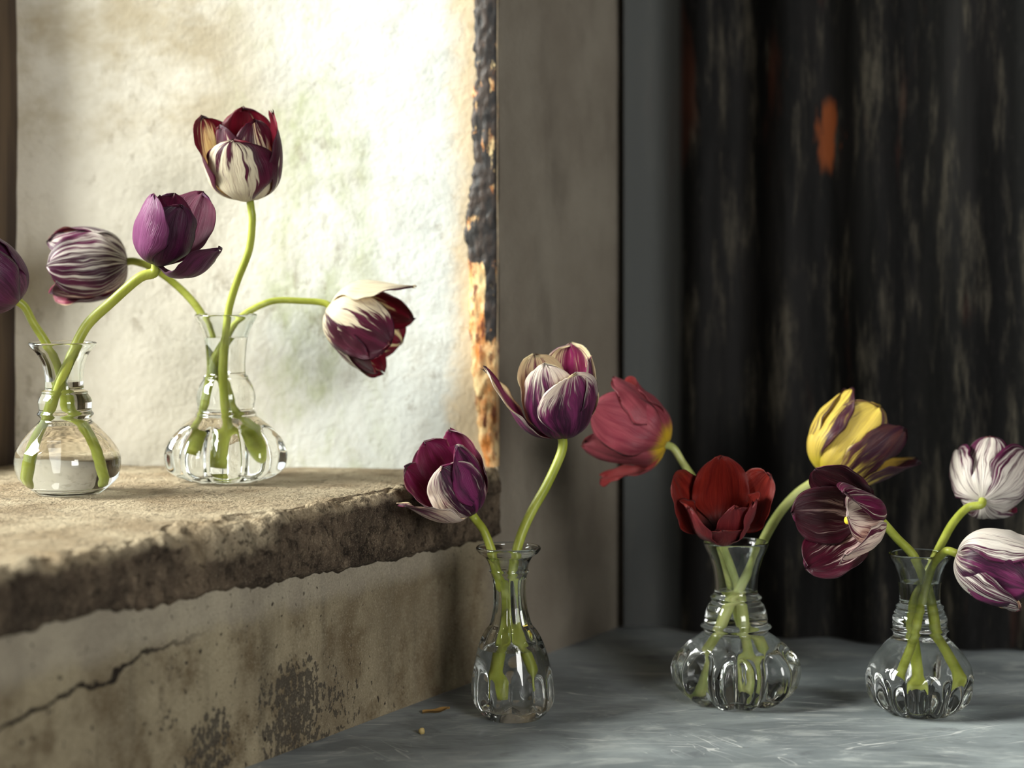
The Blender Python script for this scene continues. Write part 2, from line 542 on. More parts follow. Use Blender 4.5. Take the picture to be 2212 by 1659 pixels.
def winpart(name, a0, a1, o0, o1, z0, z1, m, parent=None):
    v, f = box(a0, a1, o0, o1, z0, z1)
    o = mesh_obj(name, v, f, m, None, None, False)
    o.matrix_world = M_WALL
    o.parent = parent or win
    o.matrix_parent_inverse = o.parent.matrix_world.inverted()
    return o


bpy.context.view_layer.update()
fa0, fa1, fz0, fz1 = OPEN_A0 + 0.04, wa1 + 0.004, SILL_Z - 0.004, OPEN_TOP
st = winpart('stile', fa1 - 0.05, fa1, DEPTH - 0.02, DEPTH + 0.04, fz0, fz1, M_FRAME)
winpart('stile', fa0, fa0 + 0.05, DEPTH - 0.02, DEPTH + 0.04, fz0, fz1, M_FRAME)
winpart('rail', fa0 + 0.05, fa1 - 0.05, DEPTH - 0.015, DEPTH + 0.035, fz0, fz0 + 0.05, M_FRAME)
winpart('rail', fa0 + 0.05, fa1 - 0.05, DEPTH - 0.015, DEPTH + 0.035, fz1 - 0.05, fz1, M_FRAME)
am = (fa0 + fa1) / 2
winpart('mullion', am - 0.016, am + 0.016, DEPTH - 0.01, DEPTH + 0.03, fz0 + 0.05, fz1 - 0.05, M_FRAME)
winpart('pane', fa0 + 0.05, am - 0.016, DEPTH + 0.009, DEPTH + 0.012, fz0 + 0.05, fz1 - 0.05, M_PANE)
winpart('pane', am + 0.016, fa1 - 0.05, DEPTH + 0.009, DEPTH + 0.012, fz0 + 0.05, fz1 - 0.05, M_PANE)

# the rest of the room: floor, ceiling, far wall behind the sheet, right wall, and the wall behind the viewer with its open doorway
def shell(name, label, boxes, m):
    vs, fs = [], []
    for b in boxes:
        v, f = box(*b)
        fs += [tuple(len(vs) + w for w in q) for q in f]
        vs += v
    return tag(mesh_obj(name, vs, fs, m, None, None, False), label, None, None, 'structure')


shell('floor', 'grey stone floor under the table', [(-2.1, 2.75, -2.0, 2.05, -0.84, -0.78)], M_FLOOR)
shell('ceiling', 'dark plank ceiling over the room', [(-2.1, 2.75, -2.0, 2.05, WT, WT + 0.05)], M_LEG)
shell('wall_back', 'grey wall hidden behind the iron sheet', [(0.02, 2.75, 1.97, 2.05, -0.78, WT)], M_FLOOR)
shell('wall_right', 'grey wall across the room from the window', [(2.65, 2.75, -1.9, 1.97, -0.78, WT)], M_FLOOR)
shell('wall_front', 'grey wall behind the viewer with an open doorway', [(-2.1, 0.95, -1.98, -1.9, -0.78, WT), (2.15, 2.75, -1.98, -1.9, -0.78, WT), (0.95, 2.15, -1.98, -1.9, 1.65, WT)], M_FLOOR)

# ------------------------------------------------------------------ corrugated iron sheet
A = P(1352, 1356, 1.842)
B = P(2212, 1412, 1.730)
A.z = B.z = 0
SD = (B - A).normalized()
SN = Vector((SD.y, -SD.x, 0))                               # towards the camera
M_SH = Matrix.Translation(A) @ Matrix(((SD.x, -SN.x, 0, 0), (SD.y, -SN.y, 0, 0), (0, 0, 1, 0), (0, 0, 0, 1)))
PER, AMP = 0.076, 0.009
vs = []
nx, nz = 560, 60
th = 0.0012
for side in (0, 1):
    for i in range(nx):
        x = 0.0 + 1.4 * i / (nx - 1)
        for j in range(nz):
            z = 0.002 + 1.5 * j / (nz - 1)
            y = AMP * math.sin(2 * math.pi * (x - 0.010) / PER) + 0.003 * noise.noise(Vector((x * 5, z * 2.5, 1))) + side * th
            vs.append((x, y, z))
fs = [f for f in grid_faces(nx, nz)] + [f[::-1] for f in grid_faces(nx, nz, base=nx * nz)]
for j in range(nz - 1):
    for i in (0, nx - 1):
        a, b = i * nz + j, nx * nz + i * nz + j
        fs.append((a, a + 1, b + 1, b))
sheet = mesh_obj('corrugated_sheet', vs, [f[::-1] for f in fs], M_IRON)
sheet.matrix_world = M_SH
tag(sheet, 'dark rusty corrugated iron sheet standing behind the table vases', 'metal sheet')

# ------------------------------------------------------------------ table
tab = tag(empty('table', (0.5, 1.2, 0)), 'dark grey scratched zinc topped table against the wall', 'table')


def on_wall_x(y, off=0.0):
    """x of the wall face at depth y"""
    return C.x + (y - C.y) * D.x / D.y + off


ov = []
yb, yf = 1.90, 0.75
poly = [(on_wall_x(yf), yf), (1.5, yf), (1.5, yb), (on_wall_x(yb), yb)]
n = len(poly)
vs = [(x, y, 0.0) for x, y in poly] + [(x, y, -0.03) for x, y in poly]
fs = [tuple(range(n)), tuple(range(2 * n - 1, n - 1, -1))] + [(i, i + n, (i + 1) % n + n, (i + 1) % n) for i in range(n)]
tt = mesh_obj('table_top', vs, [f[::-1] if k > 1 else f for k, f in enumerate(fs)], M_ZINC, None, None, False)
tt.parent = tab
tt.matrix_parent_inverse = Matrix.Translation((-0.5, -1.2, 0))
for (x, y) in ((-0.35, 0.85), (1.4, 0.85), (1.4, 1.8), (0.25, 1.8)):
    v, f = box(x - 0.03, x + 0.03, y - 0.03, y + 0.03, -0.78, -0.03)
    o = mesh_obj('leg', v, f, M_LEG, None, None, False)
    o.parent = tab
    o.matrix_parent_inverse = Matrix.Translation((-0.5, -1.2, 0))

# ------------------------------------------------------------------ glass vases
N_GLASS, N_WATER = 1.48, 1.333


def mat_glass(name, ior, colr=(1, 1, 1, 1)):
    g = G(name)
    return g.done(g.node('ShaderNodeBsdfGlass', 0, None, Color=colr, Roughness=0.0, IOR=ior))


M_GLASS = mat_glass('clear_glass', N_GLASS, (0.985, 0.995, 0.985, 1))
M_WATER_WALL = mat_glass('water_against_glass', N_WATER / N_GLASS)
M_WATER_TOP = mat_glass('water_surface', N_WATER)


def pchip(xs, ys, x):
    xs, ys = np.array(xs, float), np.array(ys, float)
    h = np.diff(xs)
    d = np.diff(ys) / h
    m = np.zeros(len(xs))
    m[0], m[-1] = d[0], d[-1]
    for i in range(1, len(xs) - 1):
        if d[i - 1] * d[i] > 0:
            w1, w2 = 2 * h[i] + h[i - 1], h[i] + 2 * h[i - 1]
            m[i] = (w1 + w2) / (w1 / d[i - 1] + w2 / d[i])
    i = np.clip(np.searchsorted(xs, x) - 1, 0, len(xs) - 2)
    t = (x - xs[i]) / h[i]
    return ((2 * t**3 - 3 * t**2 + 1) * ys[i] + (t**3 - 2 * t**2 + t) * h[i] * m[i]
            + (-2 * t**3 + 3 * t**2) * ys[i + 1] + (t**3 - t**2) * h[i] * m[i + 1])


def vase(label, cx, y_base, Z, prof, rings, lobes, y_water, cuts, lean=0.0, wall_px=7, base_px=16, zbase=0.0, nseg=120):
    """prof: (y, r) outer silhouette in pixels from rim to base; rings: (y, amp, sigma); lobes: (n, amp, y0, y1, fade, phase, inner share)
    cuts: (y_rim_bottom, y_neck_bottom, y_collar_bottom)"""
    s = Z / F
    ys, rs = [p[0] for p in prof], [p[1] for p in prof]
    ytop, ybot = ys[0], y_base
    root = tag(empty('bud_vase', (P(cx, y_base, Z).x, Z, zbase)), label, 'vase', 'clear glass bud vases')
    th = np.linspace(0, 2 * np.pi, nseg, endpoint=False)

    def mod(y, inner):
        f = np.ones_like(th)
        for (n, amp, y0, y1, fade, ph, ish) in lobes:
            w = sm(y0, y0 + fade, y) * sm(y1, y1 - fade, y)
            k = amp * w * (ish if inner else 1.0)
            f = f * (1 - k * (1 - np.sqrt(np.cos(n * th / 2 + ph) ** 2 + 0.02)))
        return f

    def rout(y):
        return float(pchip(ys, rs, y)) + sum(a * math.exp(-((y - yc) / sg) ** 2) for yc, a, sg in rings)

    def rin(y):
        return max(float(pchip(ys, rs, y)) - wall_px, 4.0)

    rows = []                                     # (y_px, radii array, tag, smooth)
    # outer wall from the lip down
    lip = wall_px * 0.5
    NY = 150
    yo = np.linspace(ytop + lip, ybot - 1.5, NY)
    outer = [(y, rout(y) * mod(y, False)) for y in yo]
    ylow = ybot - base_px
    yi = np.linspace(ytop + lip, ylow - 2, 110)
    yi = np.sort(np.append(yi, y_water))
    inner = [(y, rin(y) * mod(y, True)) for y in yi]
    ro, ri = rout(ytop + lip), rin(ytop + lip)
    cap = []
    for k in range(1, 8):                         # rounded lip
        an = math.pi * k / 8
        cap.append((ytop + lip - lip * math.sin(an), np.full(nseg, (ro + ri) / 2 + (ro - ri) / 2 * math.cos(an))))
    rb = outer[-1][1]
    foot = [(ybot, rb * 0.97), (ybot - 0.5, rb * 0.88), (ybot - 3.5, rb * 0.70), (ybot - 5, rb * 0.35), (ybot - 5, rb * 0.02)]
    rl = inner[-1][1]
    floor_ = [(ylow - 0.5, rl * 0.94), (ylow, rl * 0.8), (ylow + 0.5, rl * 0.4), (ylow + 0.5, rl * 0.02)]
    seq = [('f', *r) for r in foot[::-1]] + [('o', *r) for r in outer[::-1]] + [('c', *r) for r in cap] + [('i', *r) for r in inner] + [('f2', *r) for r in floor_]

    def pt(y, r):
        zz = (ybot - y) * s
        off = lean * s * (ybot - y) / (ybot - ytop)
        return np.stack([r * s * np.cos(th) + off, r * s * np.sin(th), np.full(nseg, zz)], 1)

    V = np.concatenate([pt(y, r) for _, y, r in seq])
    n = len(seq)
    # normals of the whole surface
    W = V.reshape(n, nseg, 3)
    du = np.gradient(W, axis=0)
    dv = (np.roll(W, -1, 1) - np.roll(W, 1, 1)) / 2
    NN = np.cross(dv, du)
    NN /= np.maximum(np.linalg.norm(NN, axis=2, keepdims=True), 1e-12)
    NN[0], NN[-1] = (0, 0, -1), (0, 0, 1)
    parts = {'rim': [], 'neck': [], 'collar': [], 'bowl': [], 'water': []}
    for i in range(n - 1):
        tg, y, _ = seq[i]
        tg2, y2, _ = seq[i + 1]
        ym = (y + y2) / 2
        if tg in ('i', 'f2') and ym > y_water:
            k = 'water'
        elif ym < cuts[0]:
            k = 'rim'
        elif ym < cuts[1]:
            k = 'neck'
        elif ym < cuts[2]:
            k = 'collar'
        else:
            k = 'bowl'
        if tg in ('f',) or tg == 'f2':
            k = 'bowl' if tg == 'f' else 'water'
        parts[k].append(i)
    for k, idx in parts.items():
        if not idx:
            continue
        used, faces = {}, []

        def vid(i, j):
            key = (i, j % nseg)
            if key not in used:
                used[key] = len(used)
            return used[key]
        for i in idx:
            for j in range(nseg):
                # outward winding (away from the glass)
                faces.append((vid(i, j), vid(i, j + 1), vid(i + 1, j + 1), vid(i + 1, j)))
        vv = [V[i * nseg + j] for (i, j) in used]
        nn = [NN[i, j] for (i, j) in used]
        mats, fm = [M_GLASS], None
        if k == 'water':
            faces = [f[::-1] for f in faces]      # normals point out of the water
            nn = [-q for q in nn]
            mats = [M_WATER_WALL, M_WATER_TOP]
            fm = [0] * len(faces)
            iw = [i for i in range(n) if seq[i][0] == 'i' and abs(seq[i][1] - y_water) < 1e-6][0]
            ring0 = [vid(iw, j) for j in range(nseg)]
            prev = ring0
            cz = V[iw * nseg: (iw + 1) * nseg]
            ctr = cz.mean(0)
            for q, sc_ in ((0, 0.66), (1, 0.33)):
                cur = []
                for j in range(nseg):
                    vv.append(ctr + (cz[j] - ctr) * sc_)
                    nn.append(np.array((0, 0, 1.0)))
                    cur.append(len(vv) - 1)
                for j in range(nseg):
                    faces.append((prev[j], prev[(j + 1) % nseg], cur[(j + 1) % nseg], cur[j]))
                    fm.append(1)
                prev = cur
            vv.append(ctr)
            nn.append(np.array((0, 0, 1.0)))
            for j in range(nseg):
                faces.append((prev[j], prev[(j + 1) % nseg], len(vv) - 1))
                fm.append(1)
        o = mesh_obj(k, vv, faces, mats, root, None, True, fm)
        me = o.data
        ln = []
        for p_ in me.polygons:
            for vi in p_.vertices:
                ln.append(tuple(nn[vi]) if not (k == 'water' and p_.material_index == 1) else (0.0, 0.0, 1.0))
        me.normals_split_custom_set(ln)
        if k == 'water':
            o['label'] = 'clear water in the vase'
    return root


def zz(lst, k, off):
    """(zoom y, zoom half width) -> pixel profile"""
    return [(off + y * k, r * k) for y, r in lst]


V1 = dict(cx=149, y_base=1066, Z=1.495)
vase('smooth round bellied bud vase nearest the brown window frame', prof=zz([(335, 247), (350, 243), (420, 187), (500, 152), (600, 137), (680, 140), (700, 160), (770, 193), (810, 190), (850, 176), (885, 178), (950, 235), (1050, 322), (1130, 370), (1200, 383), (1300, 365), (1380, 292), (1428, 225)], 0.2984, 640),
     rings=[(846, 5, 2.5), (895, 8, 6)], lobes=[], y_water=825, cuts=(752, 842, 905), lean=-14, zbase=SILL_Z, **V1)
V2 = dict(cx=488, y_base=1037, Z=1.576)
vase('pumpkin lobed bud vase on the sandstone sill', prof=zz([(128, 227), (150, 222), (200, 195), (300, 158), (400, 145), (500, 139), (570, 143), (600, 165), (640, 188), (740, 213), (800, 203), (850, 205), (880, 240), (950, 335), (1050, 418), (1150, 447), (1230, 432), (1300, 350), (1332, 250)], 0.2984, 640),
     rings=[(813, 4, 3), (893, 4.5, 4)], lobes=[(9, 0.22, 905, 1060, 30, 0.2, 0.55)], y_water=728, cuts=(692, 810, 900), zbase=SILL_Z, **V2)
V3 = dict(cx=1110, y_base=1551, Z=1.499)
vase('slim fluted carafe shaped bud vase at the foot of the wall', prof=zz([(148, 253), (165, 253), (195, 235), (230, 187), (290, 155), (340, 146), (400, 134), (500, 125), (600, 130), (700, 148), (760, 168), (800, 200), (900, 250), (1000, 280), (1100, 303), (1200, 320), (1300, 324), (1370, 310), (1430, 268), (1480, 215)], 0.2772, 1140),
     rings=[(1235, 3.5, 3)], lobes=[(10, 0.15, 1243, 1388, 10, 0.0, 0.0), (10, 0.13, 1432, 1540, 34, 0.3, 0.0)], y_water=1401, cuts=(1200, 1355, 1356), lean=-12, wall_px=9, base_px=24, **V3)
V4 = dict(cx=1590, y_base=1516, Z=1.551)
vase('wide pumpkin lobed bud vase with two collar rings on the zinc table', prof=zz([(90, 212), (110, 208), (200, 170), (300, 145), (390, 138), (430, 142), (470, 155), (500, 178), (560, 200), (600, 204), (640, 203), (670, 208), (700, 248), (760, 325), (850, 402), (910, 418), (1000, 402), (1080, 345), (1122, 280)], 0.3345, 1140),
     rings=[(1290, 7, 4.5), (1353, 9, 4.5)], lobes=[(10, 0.26, 1385, 1560, 35, 0.5, 0.45)], y_water=1275, cuts=(1184, 1282, 1362), **V4)
V5 = dict(cx=1987, y_base=1539, Z=1.516)
vase('ribbed round bud vase with a double collar near the table end', prof=zz([(165, 202), (185, 198), (250, 164), (300, 148), (400, 132), (480, 130), (510, 140), (560, 168), (600, 177), (640, 172), (690, 170), (750, 222), (800, 268), (900, 332), (960, 350), (1050, 343), (1130, 300), (1195, 205)], 0.3345, 1140),
     rings=[(1310, 5, 4), (1359, 6, 4)], lobes=[(14, 0.16, 1435, 1560, 60, 0.1, 0.4)], y_water=1257, cuts=(1208, 1303, 1369), **V5)


# ------------------------------------------------------------------ tulips
def mat_stem(name, lo, hi):
    g = G(name)
    p = g.coord()
    n = g.noise(g.map(p, (90, 90, 12)), 1, 4, 0.6)
    c = g.mix(g.step(n, 0.3, 0.7), lo, hi)
    f = g.noise(p, 260, 2, 0.5)
    return g.done(g.bsdf(Base_Color=c, Roughness=0.42, Specular_IOR_Level=0.4, Subsurface_Weight=0.15, Subsurface_Radius=(0.6, 0.9, 0.2), Subsurface_Scale=0.003, Normal=g.bump(f, 0.1, 0.0005)))


M_STEM = mat_stem('tulip_stem_green', srgb(126, 134, 38), srgb(160, 166, 72))
M_STEM_PALE = mat_stem('tulip_stem_pale', srgb(150, 160, 90), srgb(186, 190, 122))


def mat_petal(name, light, dark, mid, base=None, amp=(0.30, 0.22), soft=0.07, stretch=(1.6, 6.0), mid_amt=0.5, trans=0.38, rough=0.42, fleck=(0.0, 0.0)):
    """broken tulip petal: dark flames over a light ground, feathered along the length; attributes pu (base to tip), pv (-1..1 across), fbias (bias)"""
    g = G(name)
    at = lambda nm: g.node('ShaderNodeAttribute', 2, {'attribute_name': nm})
    u, v, fl = at('pu'), at('pv'), at('fbias')
    seed = g.math('MULTIPLY', g.node('ShaderNodeObjectInfo', 'Random'), 60.0)
    wob = g.noise(g.comb(g.math('MULTIPLY', u, 2.5), g.math('MULTIPLY', v, 2.0), seed), 1, 2, 0.5)
    v2 = g.math('ADD', v, g.math('MULTIPLY', g.math('SUBTRACT', wob, 0.5), 0.35))
    n1 = g.noise(g.comb(g.math('MULTIPLY', u, stretch[0]), g.math('MULTIPLY', v2, stretch[1]), seed), 1, 3, 0.6)
    n2 = g.noise(g.comb(g.math('MULTIPLY', u, stretch[0] * 2.6), g.math('MULTIPLY', v2, stretch[1] * 5), seed), 1, 3, 0.65)
    n3 = g.noise(g.comb(g.math('MULTIPLY', u, 1.4), g.math('MULTIPLY', v2, 3.0), g.math('ADD', seed, 9.0)), 1, 3, 0.6)
    val = g.math('ADD', fl, g.math('ADD', g.math('MULTIPLY', g.math('SUBTRACT', n1, 0.5), amp[0] * 4), g.math('MULTIPLY', g.math('SUBTRACT', n2, 0.5), amp[1] * 4)))
    mk = g.step(val, 0.5 - soft, 0.5 + soft)
    dk = g.mix(g.step(n3, 0.42, 0.64, 0, mid_amt), dark, mid)
    dk = g.mix(g.math('MULTIPLY', g.step(n2, 0.5, 0.75), 0.35), dk, mid)
    lt = g.mix(g.step(n2, 0.42, 0.7, 0, 0.28), light, mid)
    c = g.mix(mk, lt, dk)
    if base is not None:
        bb = g.math('ADD', u, g.math('MULTIPLY', g.math('SUBTRACT', n2, 0.5), 0.18))
        c = g.mix(g.step(bb, 0.26, 0.10), c, base)
    vein = g.noise(g.comb(g.math('MULTIPLY', u, 3.0), g.math('MULTIPLY', v2, 46.0), seed), 1, 2, 0.5)
    h = g.math('ADD', vein, g.math('MULTIPLY', n1, 0.6))
    nb = g.bump(h, 0.6, 0.0008)
    pr = g.bsdf(Base_Color=c, Roughness=rough, Specular_IOR_Level=0.38, Sheen_Weight=0.06, Sheen_Roughness=0.4, Normal=nb)
    tr = g.node('ShaderNodeBsdfTranslucent', 0, None, Color=g.mix(0.25, c, mid), Normal=nb)
    n = g.t.nodes.new('ShaderNodeMixShader')
    n.inputs[0].default_value = trans
    g.t.links.new(pr, n.inputs[1])
    g.t.links.new(tr, n.inputs[2])
    return g.done(n.outputs[0])


NUU, NVV = 40, 25


def petal(parent, mats, L, W, th, az, fl, cup=1.08, point=5.5, ripple=0.024, roll=0.0, seed=0.0, rs=1.0, twist=0.0, side=0.0, name='petal'):
    """one petal in the tulip frame (z = axis, azimuth 0 faces the camera). th: profile angles at s = 0, .38, .72, 1 (deg from radial outward)
    fl: (c0, edge, tip, base, asym) bias of the flames. roll > 0 rolls the margins outward"""
    u = np.linspace(0, 1, NUU)
    v = np.linspace(-1, 1, NVV)
    ang = np.radians(np.interp(u, (0, 0.38, 0.72, 1.0), th))
    k = np.ones(5) / 5
    ang = np.convolve(np.pad(ang, 2, mode='edge'), k, mode='valid')
    ds = L / (NUU - 1)
    r = 0.03 * L + np.concatenate([[0], np.cumsum(np.cos(ang[:-1]) * ds)])
    z = np.concatenate([[0], np.cumsum(np.sin(ang[:-1]) * ds)])
    r = r * rs
    t = np.clip(u / 0.5, 0, 1)
    hw = W * (0.20 + 0.80 * (t * t * (3 - 2 * t))) * np.power(np.clip(1 - u ** point, 0, 1), 0.55)
    hw[-1] = 0.012 * W
    rho = np.maximum(np.abs(r) * cup, 0.13 * L)
    rho = rho * (1 + 0.5 * np.clip((u - 0.75) / 0.25, 0, 1))
    U, Vv = np.meshgrid(u, v, indexing='ij')
    al = Vv * (hw / rho)[:, None]
    lat = rho[:, None] * np.sin(al)
    dep = rho[:, None] * (1 - np.cos(al))
    # margins, midrib, ripples (positive = inward)
    rng = random.Random(int(seed * 977) + 5)
    p1, p2, p3 = (rng.uniform(0, 6.28) for _ in range(3))
    env = np.clip(U * 2.2, 0, 1)
    dep = dep - roll * L * np.abs(Vv) ** 3 * np.clip((U - 0.2) / 0.5, 0, 1)
    dep = dep + L * ripple * env * (np.abs(Vv) ** 1.5) * np.sin(U * 9 + p1 + Vv * 1.6)
    dep = dep + L * ripple * 0.7 * env * np.sin(U * 5 + p2) * np.sin(Vv * 4 + p3)
    dep = dep + L * ripple * 0.35 * env * (np.abs(Vv) ** 4) * np.sin(U * 27 + p3)
    dep = dep + 0.010 * L * np.exp(-(Vv / 0.10) ** 2) * env
    # ragged tip
    cut = 0.02 * L * np.sin(Vv * 9 + p2) * np.clip((U - 0.8) / 0.2, 0, 1)
    tr_, tz_ = np.cos(ang)[:, None], np.sin(ang)[:, None]
    ir, iz = -tz_, tr_                                   # inward normal in the (r, z) plane
    R = r[:, None] + dep * ir + cut * tr_
    Zc = z[:, None] + dep * iz + cut * tz_
    lat = lat + side * L * U ** 2
    tw = math.radians(twist) * U
    R, lat = R * np.cos(tw) - lat * np.sin(tw), R * np.sin(tw) + lat * np.cos(tw)
    ca, sa = math.cos(math.radians(az)), math.sin(math.radians(az))
    X = R * ca - lat * sa
    Y = R * sa + lat * ca
    Pn = np.stack([X, Y, Zc], 2)
    gu, gv = np.gradient(Pn, axis=0), np.gradient(Pn, axis=1)
    N = np.cross(gv, gu)
    N /= np.maximum(np.linalg.norm(N, axis=2, keepdims=True), 1e-12)     # points outward (checked below)
    ctr = np.array([ca, sa, 0.0])
    if np.sum(N[NUU // 3, NVV // 2] * ctr) < 0:
        N = -N
    thick = 0.0011 * np.clip((1 - np.abs(Vv)) * 3, 0, 1) * np.clip((1 - U) * 6, 0, 1)
    In = Pn - N * thick[:, :, None]
    verts = np.concatenate([Pn.reshape(-1, 3), In.reshape(-1, 3)])
    nP = NUU * NVV
    fo = grid_faces(NUU, NVV)
    # orient the outer sheet outward
    a, b, c_ = (Pn.reshape(-1, 3)[q] for q in fo[(NUU // 3) * (NVV - 1) + NVV // 2][:3])
    flip = np.dot(np.cross(b - a, c_ - a), ctr) < 0
    if flip:
        fo = [f[::-1] for f in fo]
    border = {}
    for i in range(NUU):
        for j in range(NVV):
            if i in (0, NUU - 1) or j in (0, NVV - 1):
                border[nP + i * NVV + j] = i * NVV + j
    fi = []
    for f in fo:
        q = [nP + w for w in f[::-1]]
        fi.append(tuple(border.get(w, w) for w in q))
    faces = fo + fi
    # drop the unused border vertices of the inner sheet
    keep = [i for i in range(2 * nP) if i not in border]
    remap = {o: k for k, o in enumerate(keep)}
    faces = [tuple(remap[w] for w in f) for f in faces]
    verts = verts[keep]
    o = mesh_obj(name, verts, faces, mats, parent, None, True, [0] * len(fo) + [1] * len(fi))
    c0, ce, ct, cb, cas = fl
    flame = c0 + ce * Vv ** 2 + ct * U ** 2 + cb * (1 - U) ** 2 + cas * Vv
    for nm, arr_ in (('pu', U), ('pv', Vv), ('fbias', flame)):
        full = np.concatenate([arr_.reshape(-1), arr_.reshape(-1)])[keep]
        at = o.data.attributes.new(nm, 'FLOAT', 'POINT')
        at.data.foreach_set('value', full.astype(np.float32))
    return o


def catmull(pts, n=10):
    pts = [Vector(p) for p in pts]
    q = [pts[0] * 2 - pts[1]] + pts + [pts[-1] * 2 - pts[-2]]
    out = []
    for i in range(1, len(q) - 2):
        for k in range(n):
            t = k / n
            a, b, c, d = q[i - 1], q[i], q[i + 1], q[i + 2]
            out.append(0.5 * ((2 * b) + (c - a) * t + (2 * a - 5 * b + 4 * c - d) * t * t + (3 * b - a - 3 * c + d) * t ** 3))
    out.append(q[-2])
    return out


def tube(name, pts, radii, mat, parent, ns=14):
    pr = catmull(pts)
    n = len(pr)
    rad = np.interp(np.linspace(0, 1, n), np.linspace(0, 1, len(radii)), radii)
    vs = []
    t0 = (pr[1] - pr[0]).normalized()
    x = t0.orthogonal().normalized()
    for i, p in enumerate(pr):
        t = (pr[min(i + 1, n - 1)] - pr[max(i - 1, 0)]).normalized()
        x = (x - t * x.dot(t)).normalized()
        y = t.cross(x)
        for k in range(ns):
            a = 2 * math.pi * k / ns
            vs.append(p + (x * math.cos(a) + y * math.sin(a)) * rad[i])
    fs = grid_faces(n, ns, True)
    vs.append(pr[0])
    vs.append(pr[-1])
    fs += [(k, n * ns, (k + 1) % ns) for k in range(ns)]
    b = (n - 1) * ns
    fs += [(b + (k + 1) % ns, n * ns + 1, b + k) for k in range(ns)]
    inv = parent.matrix_world.inverted()
    return mesh_obj(name, [inv @ v for v in vs], fs, mat, parent)


def tulip(label, base, axis, size, petals, mats, stem, stem_r=10, stem_mat=None, stamens=False, roll=0.0, dW=0.40, seed=1.0):
    """base: (x, y, Z); axis: (right, up, towards camera); size: petal length in px; petals: list of dicts; stem: (x, y, Z) from the head down"""
    B = P(*base)
    s = base[2] / F
    ax = Vector((axis[0], -axis[2], axis[1])).normalized()
    xl = Vector((0, -1, 0)) - ax * Vector((0, -1, 0)).dot(ax)
    if xl.length < 0.2:
        xl = Vector((0, 0, -1)) - ax * Vector((0, 0, -1)).dot(ax)
    xl.normalize()
    yl = ax.cross(xl)
    head = Matrix(((xl.x, yl.x, ax.x, B.x), (xl.y, yl.y, ax.y, B.y), (xl.z, yl.z, ax.z, B.z), (0, 0, 0, 1)))
    root = tag(empty('tulip', B), label, 'tulip', 'cut tulips in the bud vases')
    root.matrix_world = head
    bpy.context.view_layer.update()
    L = size * s
    for k, pd in enumerate(petals):
        d = dict(pd)
        op = d.pop('open', 0.0)
        th = d.pop('th', (-4, 76, 94, 104))
        tip = d.pop('tip', 0.0)
        th = (th[0], th[1] - op * 0.75, th[2] - op, th[3] - op - tip)
        petal(root, d.pop('mats', mats), L * d.pop('len', 1.0), L * d.pop('w', dW), th, d.pop('az') + roll, d.pop('fl'), seed=seed + k * 1.37, **d)
    pts = [B + ax * 0.03 * L] + [B - ax * 0.006] + [P(*q) for q in stem]
    sr = stem_r * s
    tube('stem', pts, [sr * 1.0, sr * 0.98, sr * 0.95] + [sr] * 6, stem_mat or M_STEM, root)
    if stamens:
        pis = []
        for (az, lean_, ln) in [(0, 0, 0.46)] + [(k * 60 + 20, 24, 0.36) for k in range(6)]:
            dx = math.sin(math.radians(lean_)) * math.cos(math.radians(az))
            dy = math.sin(math.radians(lean_)) * math.sin(math.radians(az))
            q = [head @ (Vector((dx * t, dy * t, 0.02 + math.cos(math.radians(lean_)) * t)) * (L * ln)) for t in (0.05, 0.35, 0.7, 1.0)]
            if lean_ == 0:
                tube('pistil', q, [L * 0.03, L * 0.028, L * 0.03, L * 0.045], M_PISTIL, root, 10)
            else:
                tube('stamen', q, [L * 0.010, L * 0.010, L * 0.012, L * 0.026, L * 0.026, L * 0.006], M_ANTHER, root, 8)
    return root


def flat(name, c, rough=0.5):
    g = G(name)
    n = g.noise(g.coord(), 300, 2, 0.5)
    return g.done(g.bsdf(Base_Color=g.mix(g.step(n, 0.3, 0.7, 0, 0.3), c, (c[0] * 0.6, c[1] * 0.6, c[2] * 0.5, 1)), Roughness=rough))


M_PISTIL = flat('pistil_yellow', srgb(226, 206, 60))
M_ANTHER = flat('anther_dark', srgb(56, 34, 40))

CREAM, YEL, WHITE = srgb(232, 222, 192), srgb(236, 212, 96), srgb(236, 230, 218)
PURP, MAG, MAR = srgb(58, 16, 44), srgb(142, 44, 108), srgb(92, 14, 34)

m_dark_o = mat_petal('petal_plum_outside', srgb(132, 64, 112), srgb(48, 12, 36), srgb(94, 34, 74), amp=(0.12, 0.08), soft=0.3, trans=0.38, rough=0.34)
m_dark_i = mat_petal('petal_plum_inside', srgb(104, 8, 58), srgb(72, 6, 40), srgb(120, 8, 64), amp=(0.12, 0.08), soft=0.3, trans=0.5, rough=0.6)
m_rem_o = mat_petal('petal_cream_plum_outside', CREAM, srgb(66, 14, 36), srgb(120, 30, 70), amp=(0.44, 0.15), stretch=(1.1, 3.4), mid_amt=0.35, trans=0.38)
m_rem_i = mat_petal('petal_yellow_crimson_inside', srgb(252, 240, 182), srgb(112, 12, 36), srgb(160, 20, 54), amp=(0.4, 0.2), stretch=(1.2, 4.0), trans=0.52)
m_str_o = mat_petal('petal_striped_outside', WHITE, srgb(56, 12, 38), srgb(120, 40, 88), amp=(0.44, 0.24), soft=0.16, stretch=(0.9, 8.0), trans=0.38)
m_str_i = mat_petal('petal_striped_inside', srgb(220, 190, 150), srgb(96, 12, 42), srgb(160, 30, 80), amp=(0.3, 0.24), soft=0.12, trans=0.3)
m_vio_o = mat_petal('petal_violet_outside', srgb(236, 224, 208), srgb(52, 14, 42), srgb(142, 48, 106), amp=(0.26, 0.15), soft=0.16, mid_amt=0.75, trans=0.38)
